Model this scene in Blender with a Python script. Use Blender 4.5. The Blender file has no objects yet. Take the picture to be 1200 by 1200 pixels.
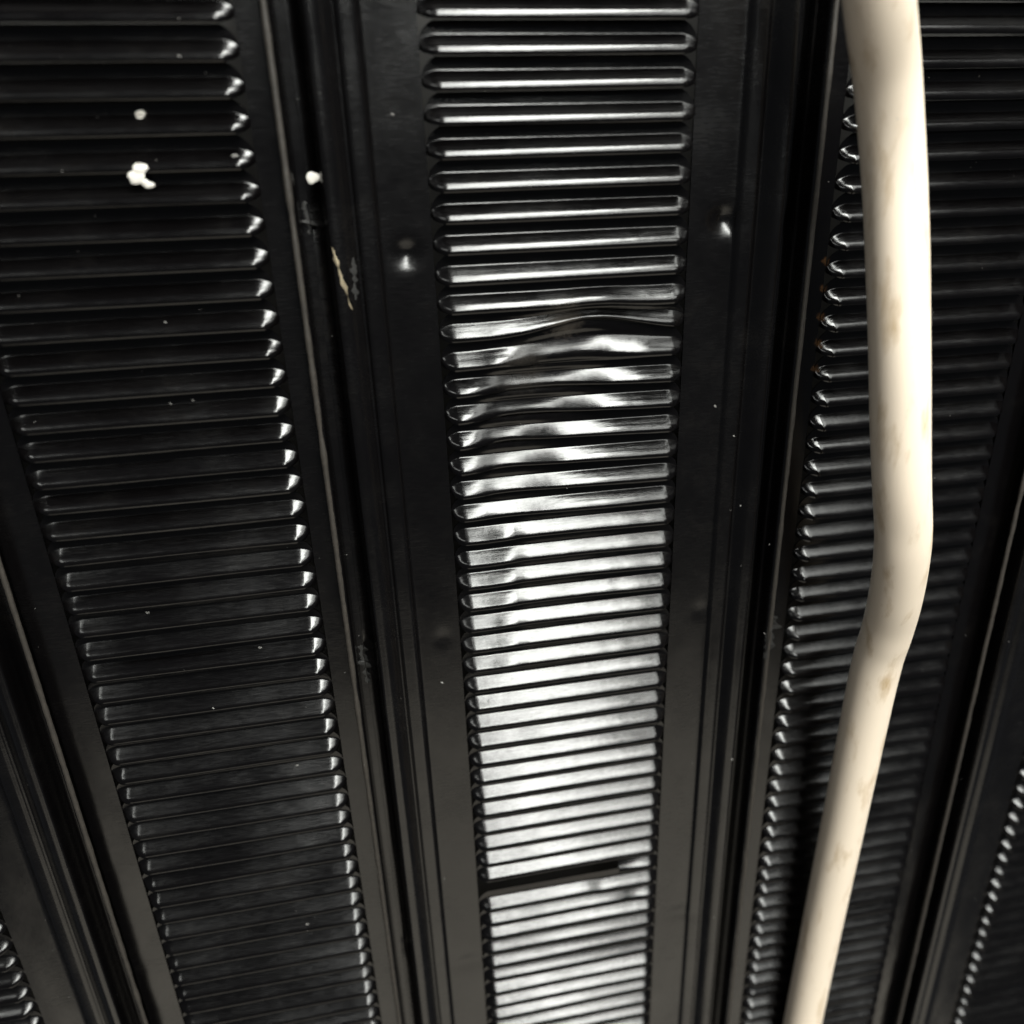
import bpy, math, random
from mathutils import Matrix, Vector, noise

random.seed(7)
D = 0.2                      # metres from the lens to the plane of the sheets
P = 0.0356 * D               # pitch of the slats
W = 1200.0; F = 900.0        # photograph size and focal length in its pixels
sc = bpy.context.scene
col = sc.collection

# ------------------------------------------------------------------ camera
# rows: camera right / down / forward written in (panel x, panel down, into panel)
B = ((0.98302878, 0.0347045, -0.18013888),
     (-0.09972727, 0.92527158, -0.36596034),
     (0.15397692, 0.3777143, 0.91302958))
def b2w(r): return Vector((r[0], r[2], -r[1]))
right, down, fwd = (b2w(r).normalized() for r in B)
CAM = Vector((0, -D, 0))
cam = bpy.data.cameras.new('camera'); co = bpy.data.objects.new('camera', cam); col.objects.link(co)
cam.sensor_width = 36; cam.lens = 36 * F / W; cam.clip_start = 0.002; cam.clip_end = 50
m = Matrix((right, -down, -fwd)).transposed().to_4x4(); m.translation = CAM; co.matrix_world = m
cam.dof.use_dof = True; cam.dof.focus_distance = 1.08 * D; cam.dof.aperture_fstop = 6.8
sc.camera = co

# ------------------------------------------------------------------ light
wd = bpy.data.worlds.new('World'); sc.world = wd; wd.use_nodes = True
wd.node_tree.nodes['Background'].inputs[0].default_value = (0.84, 0.91, 1.0, 1)
wd.node_tree.nodes['Background'].inputs[1].default_value = 0.065

def area(name, loc, target, sx, sy, watts, rgb):
    l = bpy.data.lights.new(name, 'AREA'); l.shape = 'RECTANGLE'; l.size = sx; l.size_y = sy
    l.energy = watts; l.color = rgb
    o = bpy.data.objects.new(name, l); col.objects.link(o); o.location = loc
    d = Vector(target) - Vector(loc)
    o.rotation_euler = d.to_track_quat('-Z', 'Y').to_euler()
    return o
area('ceiling_lamp', (0.38, -1.60, 1.40), (0.38, -1.5999, 0.0), 0.38, 3.4, 172, (0.985, 1.0, 0.95))
area('ceiling_lamp', (0.92, -1.80, 1.40), (0.92, -1.7999, 0.0), 0.36, 3.8, 36, (0.985, 1.0, 0.95))
area('ceiling_lamp', (-1.15, -1.20, 1.40), (-1.15, -1.1999, 0.0), 0.16, 1.0, 9, (0.985, 1.0, 0.95))
area('low_bounce_fill', (0.12, -1.35, -1.75), (0.05, 0, -0.1), 2.2, 1.1, 8, (1.0, 0.92, 0.76))  # added fill standing in for light bounced off an unseen floor; no lamp there
sc.view_settings.view_transform = 'Standard'; sc.view_settings.look = 'None'
sc.view_settings.gamma = 1; sc.view_settings.exposure = 0
sc.render.engine = 'CYCLES'

# ------------------------------------------------------------------ helpers
def ray(u, v):
    return ((u - W/2)/F) * right + ((v - W/2)/F) * down + fwd
def on_plane(u, v, h=0.0):                     # point of the photograph on the sheet plane, raised by h metres
    r = ray(u, v); t = (D - h) / r.y
    return CAM + r * t
def at_depth(u, v, depth): return CAM + ray(u, v) * depth
def project(p):
    q = Vector(p) - CAM; z = q.dot(fwd)
    return W/2 + F*q.dot(right)/z, W/2 + F*q.dot(down)/z
def sm(a, b, x):
    t = min(1, max(0, (x-a)/(b-a))); return t*t*(3-2*t)
def g(x, c, s): return math.exp(-((x-c)/s)**2)

def link(name, me, mat, parent=None, loc=(0, 0, 0), **props):
    o = bpy.data.objects.new(name, me); col.objects.link(o)
    if mat is not None and not me.materials: me.materials.append(mat)
    o.parent = parent; o.location = loc
    for k, v in props.items(): o[k] = v
    return o
def mesh(name, vs, fs, smooth=True, sharp=55):
    me = bpy.data.meshes.new(name); me.from_pydata([tuple(v) for v in vs], [], fs); me.update()
    if smooth:
        me.polygons.foreach_set('use_smooth', [True]*len(me.polygons))
        me.set_sharp_from_angle(angle=math.radians(sharp))
    return me
def chaikin(pts, n=2):
    for _ in range(n):
        q = [pts[0]]
        for a, b in zip(pts, pts[1:]):
            q.append((a[0]*.75+b[0]*.25, a[1]*.75+b[1]*.25)); q.append((a[0]*.25+b[0]*.75, a[1]*.25+b[1]*.75))
        q.append(pts[-1]); pts = q
    return pts

# ------------------------------------------------------------------ materials
def nodes(name):
    mt = bpy.data.materials.new(name); mt.use_nodes = True; nt = mt.node_tree
    return mt, nt, nt.nodes['Principled BSDF'], lambda t: nt.nodes.new(t), nt.links.new
def black_paint(name, base=(0.0014, 0.0012, 0.0013), rough=0.17, stain_sheen=None, spec=0.40):
    mt, nt, bs, N, L = nodes(name)
    geo = N('ShaderNodeNewGeometry')
    def noise_tex(scale, detail, vec=None, rgh=0.55):
        n = N('ShaderNodeTexNoise'); n.inputs['Scale'].default_value = scale; n.inputs['Detail'].default_value = detail
        n.inputs['Roughness'].default_value = rgh
        L(vec if vec else geo.outputs['Position'], n.inputs['Vector']); return n.outputs['Fac']
    def ramp(fac, a, b, c0, c1):
        r = N('ShaderNodeMapRange'); r.inputs['From Min'].default_value = a; r.inputs['From Max'].default_value = b
        r.inputs['To Min'].default_value = c0; r.inputs['To Max'].default_value = c1; L(fac, r.inputs['Value']); return r.outputs['Result']
    mp = N('ShaderNodeMapping'); mp.inputs['Scale'].default_value = (0.10, 1, 1.0); L(geo.outputs['Position'], mp.inputs['Vector'])
    mp.inputs['Rotation'].default_value = (0, 0.0, 0)
    streak = noise_tex(2600, 4, mp.outputs['Vector'], 0.65)
    cloud = noise_tex(38, 5); fine = noise_tex(900, 3)
    dust = noise_tex(120, 8, None, 0.72)
    # roughness: broad handling marks plus drawn streaks
    add = N('ShaderNodeMath'); add.operation = 'ADD'
    L(ramp(cloud, 0.3, 0.7, rough-0.05, rough+0.07), add.inputs[0]); L(ramp(streak, 0.35, 0.7, -0.03, 0.06), add.inputs[1])
    L(add.outputs[0], bs.inputs['Roughness'])
    # thin dust film
    mul = N('ShaderNodeMath'); mul.operation = 'MULTIPLY'
    L(ramp(dust, 0.50, 0.80, 0, 1), mul.inputs[0]); L(ramp(cloud, 0.42, 0.75, 0.05, 0.8), mul.inputs[1])
    mx = N('ShaderNodeMix'); mx.data_type = 'RGBA'; L(mul.outputs[0], mx.inputs['Factor'])
    mx.inputs['A'].default_value = (*base, 1); mx.inputs['B'].default_value = (0.009, 0.008, 0.007, 1)
    out = mx.outputs['Result']
    if stain_sheen:
        for (c, rad, rgb) in stain_sheen:
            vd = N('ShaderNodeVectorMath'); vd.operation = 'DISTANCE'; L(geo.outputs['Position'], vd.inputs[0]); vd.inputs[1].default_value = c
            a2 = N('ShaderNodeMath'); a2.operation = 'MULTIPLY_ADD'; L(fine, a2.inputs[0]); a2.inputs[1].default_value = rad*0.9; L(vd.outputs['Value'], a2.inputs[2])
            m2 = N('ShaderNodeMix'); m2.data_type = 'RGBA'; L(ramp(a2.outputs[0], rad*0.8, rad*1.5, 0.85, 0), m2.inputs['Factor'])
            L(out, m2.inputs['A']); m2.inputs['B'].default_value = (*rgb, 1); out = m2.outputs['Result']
    L(out, bs.inputs['Base Color'])
    bs.inputs['Specular IOR Level'].default_value = spec
    b1 = N('ShaderNodeBump'); b1.inputs['Strength'].default_value = 0.16; b1.inputs['Distance'].default_value = 0.00012
    L(streak, b1.inputs['Height'])
    b2 = N('ShaderNodeBump'); b2.inputs['Strength'].default_value = 0.11; b2.inputs['Distance'].default_value = 0.0004
    L(noise_tex(160, 3), b2.inputs['Height']); L(b1.outputs['Normal'], b2.inputs['Normal'])
    L(b2.outputs['Normal'], bs.inputs['Normal'])
    return mt
def plain(name, rgb, rough, var=0.25, scale=400, metallic=0.0, sss=0):
    mt, nt, bs, N, L = nodes(name)
    geo = N('ShaderNodeNewGeometry'); n = N('ShaderNodeTexNoise'); n.inputs['Scale'].default_value = scale; n.inputs['Detail'].default_value = 6
    L(geo.outputs['Position'], n.inputs['Vector'])
    mx = N('ShaderNodeMix'); mx.data_type = 'RGBA'; L(n.outputs['Fac'], mx.inputs['Factor'])
    mx.inputs['A'].default_value = (*[c*(1-var) for c in rgb], 1); mx.inputs['B'].default_value = (*[min(1, c*(1+var)) for c in rgb], 1)
    L(mx.outputs['Result'], bs.inputs['Base Color']); bs.inputs['Roughness'].default_value = rough; bs.inputs['Metallic'].default_value = metallic
    b = N('ShaderNodeBump'); b.inputs['Strength'].default_value = 0.4; b.inputs['Distance'].default_value = 0.0002
    L(n.outputs['Fac'], b.inputs['Height']); L(b.outputs['Normal'], bs.inputs['Normal'])
    return mt

M_paint = black_paint('black_gloss_paint', stain_sheen=[(tuple(on_plane(660, 372)), .006, (.040, .034, .028)), (tuple(on_plane(610, 432)), .008, (.016, .014, .012))])  # worn patch under the arch; second patch paints reflected grey into the dent's colour
M_rail = black_paint('black_rail_paint', rough=0.22, spec=0.5)
M_rust = black_paint('black_paint_with_rust', stain_sheen=[(tuple(on_plane(u, v, .001)), .0016, (0.10, 0.048, 0.018)) for u, v in ((970, 306), (967, 338), (964, 371), (961, 402), (957, 432))])
M_edge = plain('dusty_cut_edge', (0.024, 0.020, 0.016), 0.6, 0.6, 700)
M_back = plain('dark_backing', (0.010, 0.009, 0.0075), 0.8, 0.4, 60)
M_fleck = plain('white_paint_fleck', (0.62, 0.59, 0.54), 0.7, 0.06, 600)
M_bare = plain('bare_scratched_metal', (0.75, 0.62, 0.42), 0.35, 0.35, 1500, 0.9)
M_dust = plain('pale_dust', (0.16, 0.155, 0.145), 0.8, 0.3, 900)
M_scuff = plain('grey_scuff', (0.013, 0.0125, 0.0115), 0.7, 0.6, 700)

def hose_mat():
    mt, nt, bs, N, L = nodes('cream_plastic')
    geo = N('ShaderNodeNewGeometry')
    mp = N('ShaderNodeMapping'); mp.inputs['Scale'].default_value = (1, 1, 0.28); L(geo.outputs['Position'], mp.inputs['Vector'])
    n = N('ShaderNodeTexNoise'); n.inputs['Scale'].default_value = 190; n.inputs['Detail'].default_value = 7; n.inputs['Roughness'].default_value = 0.6; L(mp.outputs['Vector'], n.inputs['Vector'])
    r = N('ShaderNodeValToRGB'); r.color_ramp.elements[0].position = 0.54; r.color_ramp.elements[0].color = (0.72, 0.612, 0.49, 1)
    r.color_ramp.elements[1].position = 0.76; r.color_ramp.elements[1].color = (0.44, 0.32, 0.19, 1); L(n.outputs['Fac'], r.inputs['Fac'])
    L(r.outputs['Color'], bs.inputs['Base Color']); bs.inputs['Roughness'].default_value = 0.5
    bs.inputs['Specular IOR Level'].default_value = 0.35
    b = N('ShaderNodeBump'); b.inputs['Strength'].default_value = 0.2; b.inputs['Distance'].default_value = 0.0003; L(n.outputs['Fac'], b.inputs['Height']); L(b.outputs['Normal'], bs.inputs['Normal'])
    return mt
M_hose = hose_mat()

# ------------------------------------------------------------------ setting
bk = mesh('backing', [(-0.45, 0, -0.75), (0.65, 0, -0.75), (0.65, 0, 0.2), (-0.45, 0, 0.2),
                      (-0.45, .01, -0.75), (0.65, .01, -0.75), (0.65, .01, 0.2), (-0.45, .01, 0.2)],
          [(0, 1, 2, 3), (7, 6, 5, 4), (0, 4, 5, 1), (1, 5, 6, 2), (2, 6, 7, 3), (3, 7, 4, 0)], False)
link('wall', bk, M_back, None, (0, 0.022, 0), kind='structure')

# ------------------------------------------------------------------ slats
# section of one pressed slat in pitches, (outwards, up): flush at the top, flaring out, rolled lip
SEC = [(0.0, .50), (0.0, .17), (.005, .105), (.03, .06), (.11, -.04), (.19, -.132), (.27, -.210),
       (.338, -.285), (.380, -.37), (.390, -.46), (.362, -.53)]
SEC = chaikin([(o*1.10, z) for o, z in SEC], 2)
TH = 0.06
def section(rot=0.0, amp=1.0):
    c, s = math.cos(rot), math.sin(rot)
    out = []
    for o, z in SEC:
        dz = z - .25; k = sm(.5, .15, z)
        o2 = o*c - (-dz)*s*1.0; z2 = dz*c - .75*o*s
        # rotate about the flush point: positive turns the lip in towards the sheet
        out.append((o + (o2-o)*k, z + (z2+.25-z)*k))
    return [(o*amp, z) for o, z in out]
LEN_E = 0.46                                   # length of the closed end, in pitches
def xs_for(width):
    n = width / P; e = [0, .02, .05, .09, .14, .19, .25, .31, .37, .42, .46, .60, .80]
    a = [-.12] + e; mid = [1.1 + (n-2.2)*i/26 for i in range(27)]
    return a + mid + [n-q for q in reversed(e)] + [n+.12], n
def slat_mesh(name, width, fx=None, t0=0.0, t1=1.0, wob=0.0, seed=0):
    """fx(t)-> dict(rot, push (inwards), lift, top) in radians / pitches, t 0..1 along the slat"""
    xs, n = xs_for(width)
    xs = [x for x in xs if t0*n-.2 <= x <= t1*n+.2]
    if t0 > 0: xs = [t0*n + i*.2 for i in range(1)] + [x for x in xs if x > t0*n+.05]
    if t1 < 1: xs = [x for x in xs if x < t1*n-.05] + [t1*n]
    vs = []; ns = len(SEC)
    for x in xs:
        t = x/n
        d = fx(t) if fx else {}
        sec = section(d.get('rot', 0) + wob*math.sin(3*t+seed), d.get('amp', 1))
        e = max(0, min(x, n-x, LEN_E)) / LEN_E
        s = (.42*e + .58*math.sqrt(max(0, 1-(1-e)**2))) if 0 <= x <= n else 0
        inn = -.06 if (x < 0 or x > n) else 0
        pts = []
        zl = -.30
        for i, (o, z) in enumerate(sec):
            zf = -.04 + (zl+.04)*i/(ns-1)
            zz = zf + (z-zf)*(s**.9)
            k = i/(ns-1)
            zz += d.get('lift', 0)*s*(.15+.85*k) + d.get('top', 0)*s*(1-k)
            oo = o*s - d.get('push', 0)*s + inn + .02*s*math.sin(5*t+seed)*k
            pts.append((oo, zz))
        for (o, z) in pts: vs.append(((x-n/2)*P, -o*P, z*P))
        for i in range(ns-1, -1, -1):
            a = pts[max(0, i-1)]; b = pts[min(ns-1, i+1)]
            tx, tz = b[0]-a[0], b[1]-a[1]; l = math.hypot(tx, tz) or 1
            vs.append(((x-n/2)*P, -(pts[i][0] + tz/l*TH)*P, (pts[i][1] - tx/l*TH)*P))
    m_ = 2*ns; fs = []
    for k in range(len(xs)-1):
        for i in range(m_):
            j = (i+1) % m_
            fs.append((k*m_+i, k*m_+j, (k+1)*m_+j, (k+1)*m_+i))
    fs.append(tuple(range(m_-1, -1, -1))); fs.append(tuple((len(xs)-1)*m_+i for i in range(m_)))
    fs = [tuple(reversed(f)) for f in fs]
    return mesh(name, vs, fs, True, 60)

def visible(x0, x1, z, pad=70):
    a = [project((x, 0, z)) for x in (x0, (x0+x1)/2, x1)]
    us = [q[0] for q in a]; v = [q[1] for q in a]
    return max(us) > -pad and min(us) < W+pad and max(v) > -pad and min(v) < W+pad

def R(d): return math.radians(d)
def dented(row):
    """bends of the middle sheet's slats, as the photograph shows them"""
    def f(t):
        rot = push = lift = top = 0.0
        if row == 9:
            lift = .08*g(t, .62, .12) - .05*g(t, .9, .1); rot = R(10)*g(t, .8, .2)
        elif row == 10:
            b = g(t, .62, .24); lift = .60*b; rot = R(17)*b + R(12); push = .02*b
        elif row == 11:
            rot = R(28)*sm(.24, .42, t)*sm(.86, .52, t) - R(4)*g(t, .22, .06); lift = .06*sm(.05, .3, t); top = .45*g(t, .6, .26); push = .06*g(t, .45, .25)
        elif row == 12:
            rot = R(30)*sm(.11, .28, t)*sm(.84, .44, t); lift = .09*sm(.02, .3, t)*sm(1, .6, t); push = .12*g(t, .40, .25)
        elif row == 13:
            rot = R(31)*sm(.08, .24, t)*sm(.74, .36, t); lift = .10*sm(.02, .3, t)*sm(1, .6, t); push = .14*g(t, .36, .24)
        elif 14 <= row <= 17:
            k = 1 - (row-14)*.22
            rot = R(25)*k*sm(.09, .20, t)*sm(.50, .24, t) + R(5)*k*g(t, .45, .14); lift = .12*k*sm(.04, .28, t)*sm(1.0, .5, t); push = .12*k*g(t, .30, .2)
        elif 18 <= row <= 24:
            k = 1 - (row-18)*.10
            rot = R(7)*k*sm(.25, .29, t)*sm(.95, .45, t) - R(3)*k*g(t, .22, .06); lift = .07*k*sm(.1, .3, t)*sm(1, .5, t)
        elif row == 38:
            rot = -R(3)*sm(.62, .70, t); lift = -.10*sm(.60, .68, t) + .05
        elif row == 39:
            rot = R(4)*g(t, .85, .06); lift = -.05*sm(.8, .86, t)
        elif row == 41: rot = R(2.5); lift = -.02
        elif row == 43: rot = R(1.5)
        if 9 <= row <= 24:
            q = .3 if row <= 14 else .15
            rot += R(5)*q*noise.noise(Vector((t*11, row*.6, 3))) + R(3)*q*noise.noise(Vector((t*26, row*1.7, 9)))
            lift += .03*q*noise.noise(Vector((t*9, row*.8, 5)))
        return dict(rot=rot, push=push, lift=lift, top=top)
    return f
SPECIAL = {9, 10, 11, 12, 13, 14, 15, 16, 17, 18, 19, 20, 21, 22, 23, 24, 38, 39, 41, 43}
SLAT_LABEL = {10: 'slat bulged upwards into an arch above the dent', 11: 'buckled slat just under the arched one',
              12: 'slat pushed in at its middle', 13: 'slat pushed in at its left half', 37: 'short broken stub of a snapped-off slat',
              41: 'slat tipped darker than its neighbours'}

def make_slats(root, x0, x1, first_z, rows, mat, special=False, sd=0):
    wd_ = x1-x0
    var = [slat_mesh('slat_mesh', wd_, None, 0, 1, R(2.2), sd+k*1.7) for k in range(5)]
    for v in var: v.materials.append(mat)
    rnd = random.Random(sd)
    for r in rows:
        z = first_z - r*P
        if not visible(x0, x1, z): continue
        jit = (rnd.uniform(-.00008, .00008), rnd.uniform(-.0001, .0001), rnd.uniform(-.00012, .00012))
        tilt = R(rnd.gauss(0, 1.3))
        if special and r == 37: me = slat_mesh('slat_mesh', wd_, lambda t: dict(rot=R(8)*sm(.95, .78, t), lift=-.05), .775, 1.0)
        elif special and r in SPECIAL: me = slat_mesh('slat_mesh', wd_, dented(r), 0, 1, R(1.2), r)
        else: me = var[rnd.randrange(5)]
        o = link('slat', me, mat, root, ((x0+x1)/2+jit[0], jit[1], z+jit[2]))
        if not (special and r in SPECIAL and r < 30): o.rotation_euler = (tilt, 0, 0)
        if special and r in SLAT_LABEL: o['label'] = SLAT_LABEL[r]

# ------------------------------------------------------------------ rails and margins (long pressed sheet sections)
ZT, ZB = 0.075, -0.43
def long_sheet(name, prof, x_at, dents=(), dz=0.0012, th=0.0007, wave=0.00012, seed=0, zt=ZT, zb=ZB):
    """prof: list of (u, height) in metres; x_at(u)->world x; closed thin sheet running down the panel"""
    nz = int((zt-zb)/dz); nu = len(prof); vs = []; fs = []
    flip = x_at(prof[-1][0]) < x_at(prof[0][0])
    for k in range(nz+1):
        z = zt + (zb-zt)*k/nz
        row = []
        for u, h in prof:
            x = x_at(u)
            hh = h + wave*noise.noise(Vector((x*60+seed, z*22, seed))) + wave*.5*noise.noise(Vector((x*160, z*70, seed+3)))
            for (cx, cz, rx, rz, amp) in dents:
                q = ((x-cx)/rx)**2 + ((z-cz)/rz)**2
                if q < 9: hh += amp*math.exp(-q)
            row.append((x, hh))
        for x, h in row: vs.append((x, -h, z))
        for x, h in reversed(row): vs.append((x, -h+th, z))
    m_ = 2*nu
    for k in range(nz):
        for i in range(m_):
            j = (i+1) % m_
            f = (k*m_+i, k*m_+j, (k+1)*m_+j, (k+1)*m_+i)
            fs.append(f if flip else tuple(reversed(f)))
    a = tuple(range(m_)); b = tuple(nz*m_+i for i in range(m_-1, -1, -1))
    fs += [tuple(reversed(a)), tuple(reversed(b))] if flip else [a, b]
    return mesh(name, vs, fs, True, 50)

mmD = lambda a: [(u*D, h*0.001) for u, h in a]
# wide-margin rail: flat margin, then the folded seam rib that laps over the neighbour
FLAT = [(0.001+.0595*i/14, 0) for i in range(15)]
RIB = [(.0595, 0), (.0630, .1), (.0665, 1.0), (.0705, 1.5), (.0790, 1.7), (.0870, 1.8), (.0920, .8), (.0965, 1.6),
       (.1030, 2.9), (.1100, 3.9), (.1180, 4.2), (.1240, 3.7), (.1275, 1.0), (.1295, -4.2),
       (.1490, -4.6), (.1520, -1.0), (.1545, 3.0), (.1570, 4.4), (.1605, 4.7)]
RAIL = FLAT[:-1] + [(u, h) for u, h in chaikin(RIB, 3)]
EDGE = (.1605*D, .0047)

def wide_panel(name, x0, x1, z0, rows, special, label, category, group, sd, sides=(-1, 1), dents=()):
    root = bpy.data.objects.new(name, None); col.objects.link(root); root.empty_display_size = .02
    root['label'] = label; root['category'] = category; root['group'] = group
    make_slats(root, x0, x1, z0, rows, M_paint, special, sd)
    for s in sides:
        xa = (lambda u: x0 - u) if s < 0 else (lambda u: x1 + u)
        rl = link('rail', long_sheet('rail', mmD(RAIL), xa, dents, seed=sd+s), M_rail, root)
        # raw sheared edge of the lap, slightly ragged
        vs = []; fs = []; nz = 260; k8 = 8
        for k in range(nz+1):
            z = ZT-.0005 + (ZB-ZT+.001)*k/nz
            cx = xa(EDGE[0]); wob = .00022*noise.noise(Vector((z*140, sd, s))) + .00012*noise.noise(Vector((z*700, sd, s)))
            for i in range(k8):
                a = 2*math.pi*i/k8
                vs.append((cx + (.00075+wob)*math.cos(a) + s*.0004, -(EDGE[1]-.0002) + (.0006+wob)*math.sin(a), z))
        for k in range(nz):
            for i in range(k8):
                j = (i+1) % k8; fs.append((k*k8+i, k*k8+j, (k+1)*k8+j, (k+1)*k8+i))
        fs += [tuple(range(k8-1, -1, -1)), tuple(nz*k8+i for i in range(k8))]
        link('cut_edge', mesh('cut_edge', vs, fs), M_edge, rl)
    return root

def narrow_panel(name, x0, x1, z0, rows, mat, label, category, group, sd, right_w=.0104, left_w=.0104):
    root = bpy.data.objects.new(name, None); col.objects.link(root); root.empty_display_size = .02
    root['label'] = label; root['category'] = category; root['group'] = group
    make_slats(root, x0, x1, z0, rows, mat, False, sd)
    for s, w in ((-1, left_w), (1, right_w)):
        xa = (lambda u: x0 - u) if s < 0 else (lambda u: x1 + u)
        pf = [(.0002 + w*i/12, 0) for i in range(13)]
        link('margin', long_sheet('margin', pf, xa, (), seed=sd+s), mat if mat is not M_paint else M_rail, root)
    return root

def dent(u, v, rx, rz, amp, h=0.0):
    p = on_plane(u, v, h); return (p.x, p.z, rx, rz, amp)
DENTS = [dent(477, 297, .0030, .0027, -.0016), dent(848, 258, .0034, .0029, -.0018),
         dent(520, 748, .0024, .0028, -.0003), dent(820, 716, .0026, .0028, -.0003),
         dent(548, 1128, .0075, .0040, -.0004), dent(797, 1070, .0075, .0036, -.00045),
         dent(362, 252, .0022, .0040, -.0008, .002), dent(426, 778, .0024, .0040, -.0007, .002), dent(473, 1128, .0022, .004, -.0007, .002),
         dent(938, 265, .0022, .0040, -.0007, .004), dent(903, 748, .0024, .0040, -.0007, .003)]
x = lambda a: a*D
GRP = 'louvred sheets lapped side by side'
z0 = 0.2065*D - .0002
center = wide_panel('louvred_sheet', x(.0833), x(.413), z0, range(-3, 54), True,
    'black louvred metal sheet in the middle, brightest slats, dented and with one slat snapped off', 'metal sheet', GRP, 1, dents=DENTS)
left = narrow_panel('louvred_sheet', x(-.444), x(-.1134), 0.2031*D-.0002, range(-3, 62), M_paint,
    'darkest black louvred metal sheet left of the dented one, speckled with white paint flecks', 'metal sheet', GRP, 11)
right_p = narrow_panel('louvred_sheet', x(.6150), x(.936), -0.2034*D-.0002+12*P, range(-3, 70), M_rust,
    'black louvred metal sheet behind the cream hose, with rusty slat ends near its top left', 'metal sheet', GRP, 21)
wide_panel('louvred_sheet', x(-.446-.21-.33), x(-.446-.21), z0-.3*P, range(0, 60), False,
    'black louvred sheet at the lower left edge, mostly its seam rail showing', 'metal sheet', GRP, 31)
wide_panel('louvred_sheet', x(.936+.21), x(.936+.54), z0-.6*P, range(0, 75), False,
    'black louvred sheet at the lower right edge, beyond the cream hose', 'metal sheet', GRP, 41)

# ------------------------------------------------------------------ hose
def hose():
    w0 = .0140
    ctl = [(1019, -150, 84), (1030, 0, 78), (1040, 100, 73), (1047, 200, 70), (1052, 330, 68), (1054, 450, 66), (1056, 560, 63.5), (1058, 620, 61.5),
           (1056, 655, 60), (1049, 700, 57.5), (1039, 740, 55), (1023, 795, 52.5), (989, 960, 47), (962, 1090, 43), (940, 1200, 40), (915, 1330, 37)]
    pts = [at_depth(u, v, F*w0/w) for u, v, w in ctl]
    # Catmull-Rom through the control points
    path = []
    for i in range(len(pts)-1):
        p0 = pts[max(0, i-1)]; p1 = pts[i]; p2 = pts[i+1]; p3 = pts[min(len(pts)-1, i+2)]
        for k in range(8):
            t = k/8
            path.append(.5*((2*p1) + (p2-p0)*t + (2*p0-5*p1+4*p2-p3)*t*t + (3*p1-p0-3*p2+p3)*t**3))
    path.append(pts[-1])
    vs = []; fs = []; n = 28; ref = Vector((1, 0, 0))
    for i, p in enumerate(path):
        tg = (path[min(len(path)-1, i+1)] - path[max(0, i-1)]).normalized()
        a = (ref - tg*ref.dot(tg)).normalized(); b = tg.cross(a)
        for k in range(n):
            th = 2*math.pi*k/n
            r = w0/2*(1 + .018*noise.noise(Vector((math.cos(th)*1.5, math.sin(th)*1.5, i*.12))))
            vs.append(p + a*r*math.cos(th) + b*r*math.sin(th))
    for i in range(len(path)-1):
        for k in range(n):
            j = (k+1) % n; fs.append((i*n+k, i*n+j, (i+1)*n+j, (i+1)*n+k))
    fs += [tuple(range(n-1, -1, -1)), tuple((len(path)-1)*n+k for k in range(n))]
    o = link('hose', mesh('hose', vs, fs), M_hose)
    o['label'] = 'cream plastic hose with a bend, hanging in front of the right sheet'; o['category'] = 'hose'
hose()

# ------------------------------------------------------------------ flecks, scratch, scuffs, dust
bpy.context.view_layer.update()
DG = bpy.context.evaluated_depsgraph_get()
def hit(u, v):
    ok, p, nrm, *_ = sc.ray_cast(DG, CAM, ray(u, v).normalized())
    return (p.copy(), nrm.copy()) if ok else (on_plane(u, v), Vector((0, -1, 0)))
def blob(name, u, v, spots, mat, parent=None, thick=.0004, seed=0, **pr):
    """spots: list of (dx, dy, radius x, radius y) in pixels of the photograph; a splash dried onto the surface"""
    base = min((hit(u+dx+ax, v+dy+ay)[0] for dx, dy, ru, rv in spots for ax in (-ru, 0, ru) for ay in (-rv, 0, rv)), key=lambda p: p.y); me_v = []; me_f = []
    for si, (dx, dy, ru, rv) in enumerate(spots):
        n = 18; k0 = len(me_v)
        for rr, hh in ((1.0, -.3), (.9, .55), (.55, 1.0)):
            for i in range(n):
                a = 2*math.pi*i/n; w = 1 + .25*noise.noise(Vector((math.cos(a)*1.3, math.sin(a)*1.3, seed+si*3.1)))
                q, nn = hit(u+dx + ru*rr*w*math.cos(a), v+dy + rv*rr*w*math.sin(a))
                if abs(q.y-base.y) > .0006: q = q + (base.y-q.y)/ray(u, v).y*ray(u, v)
                me_v.append(q - base + Vector((0, -thick*hh*(1+.06*si), 0)))
        q, nn = hit(u+dx, v+dy)
        if abs(q.y-base.y) > .0006: q = q + (base.y-q.y)/ray(u, v).y*ray(u, v)
        me_v.append(q - base + Vector((0, -thick*1.1*(1+.06*si), 0))); top = len(me_v)-1
        for ring in range(2):
            for i in range(n):
                j = (i+1) % n; me_f.append((k0+ring*n+j, k0+ring*n+i, k0+(ring+1)*n+i, k0+(ring+1)*n+j))
        for i in range(n): me_f.append((k0+2*n+(i+1) % n, k0+2*n+i, top))
        me_f.append(tuple(k0+i for i in range(n)))
    return link(name, mesh(name, me_v, me_f, True, 80), mat, parent, base, **pr)
FG = 'white paint flecks on the black sheets'
blob('paint_fleck', 160, 204, [(0, 3, 10, 9), (4, -7, 9, 7), (15, 13, 6, 4), (10, 10, 5, 4)], M_fleck, None, .0001, 1,
     label='large white paint splash with a tail on the left sheet', category='paint fleck', group=FG)
blob('paint_fleck', 164, 134, [(0, 0, 6.5, 5)], M_fleck, None, .0001, 5,
     label='small white paint fleck above the large splash', category='paint fleck', group=FG)
blob('paint_fleck', 366, 208, [(0, 0, 7.5, 7)], M_fleck, None, .0001, 9,
     label='round white paint fleck in the seam between left and middle sheets', category='paint fleck', group=FG)

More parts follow.
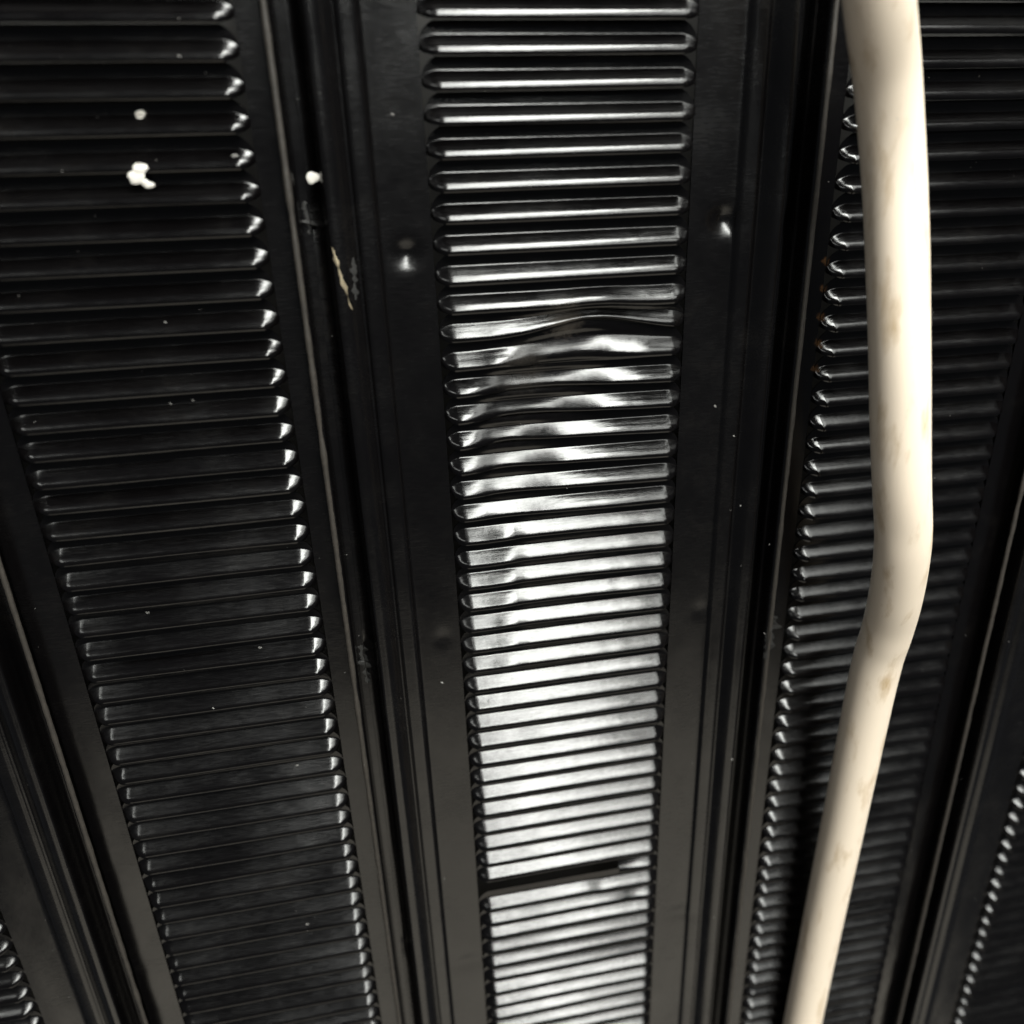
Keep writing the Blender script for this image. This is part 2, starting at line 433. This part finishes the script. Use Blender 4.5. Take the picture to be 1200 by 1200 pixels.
rails = [o for o in center.children if o.name.startswith('rail')]
lr = min(rails, key=lambda o: min(v.co.x for v in o.data.vertices)); rr_ = [o for o in rails if o is not lr][0]
def strip(name, pts, wpx, mat, parent, seed, **pr):
    b = hit(*pts[0])[0]; vs = []; fs = []; n = 60
    for k in range(n+1):
        t = k/n*(len(pts)-1); i = min(int(t), len(pts)-2); f = t-i
        w = wpx*(math.sin(math.pi*min(1, .04+.94*k/n))**.5)*max(.12, .8+1.5*noise.noise(Vector((k*.11, seed, 0)))+.5*noise.noise(Vector((k*.27, seed, 4))))
        u = pts[i][0]*(1-f)+pts[i+1][0]*f + 1.3*noise.noise(Vector((k*.10, seed+5, 0))); v = pts[i][1]*(1-f)+pts[i+1][1]*f
        for du, up in ((-.5, .00004), (0, .00016), (.5, .00004), (0, -.0002)):
            q = hit(u+du*w, v+.25*du*w)[0] - b; vs.append((q.x, q.y-up, q.z))
    for k in range(n):
        for i in range(4):
            j = (i+1) % 4; fs.append((k*4+i, k*4+4+i, k*4+4+j, k*4+j))
    fs += [(3, 2, 1, 0), tuple(n*4+i for i in range(4))]
    return link(name, mesh(name, vs, fs), mat, parent, b, **pr)
strip('scratch', [(389, 290), (396, 312), (402, 332), (413, 363)], 5.5, M_bare, lr, 2, label='bright bare-metal chip on the left rail')
strip('scuff', [(357, 236), (362, 254), (364, 275)], 13, M_scuff, lr, 7)
strip('scuff', [(414, 302), (415, 322), (417, 352)], 7, M_scuff, lr, 9)
strip('scuff', [(424, 756), (427, 776), (431, 800)], 12, M_scuff, lr, 13)
strip('scuff', [(909, 722), (902, 745), (897, 772)], 12, M_scuff, rr_, 17)
# loose dust, far too fine to count
vs = []; fs = []; rnd = random.Random(4)
def speck(u, v, r, ang, asp):
    c = hit(u, v)[0]; s = D/F*r; n = 6; k0 = len(vs)
    for rr, hh in ((1, 0), (.6, .5)):
        for i in range(n):
            a = 2*math.pi*i/n; px, py = math.cos(a)*s*rr*asp, math.sin(a)*s*rr
            vs.append((c.x + px*math.cos(ang)-py*math.sin(ang), c.y - hh*s, c.z + px*math.sin(ang)+py*math.cos(ang)))
    for i in range(n):
        j = (i+1) % n; fs.append((k0+i, k0+j, k0+n+j, k0+n+i))
    fs.append(tuple(k0+n+i for i in range(n)))
for u, v, r, a in [(200, 473, 1.8, -.8), (226, 469, 2, -.7), (173, 718, 2.4, -.4), (305, 759, 2.4, -.3), (250, 830, 1.6, -.6), (360, 1083, 2.2, .2),
                   (194, 378, 1.5, -.9), (210, 66, 1.5, -.5), (460, 134, 1.8, -.5), (838, 476, 2.0, -.9), (860, 511, 1.6, -.7), (868, 593, 1.6, -.7), (858, 890, 1.8, -.6),
                   (348, 897, 2.0, 0), (275, 183, 3.0, .1), (518, 800, 2, -.5), (902, 638, 1.4, -.7), (896, 742, 1.5, 0)]:
    speck(u, v, r*.75, a, 1.7)
for _ in range(110):
    u, v = rnd.uniform(0, 1200), rnd.uniform(0, 1200)
    speck(u, v, rnd.uniform(.25, .6), rnd.uniform(-1.5, 1.5), rnd.uniform(1, 2.5))
link('dust_specks', mesh('dust_specks', vs, fs, False), M_dust, None, kind='stuff', label='fine pale dust specks scattered over the black sheets', category='dust')
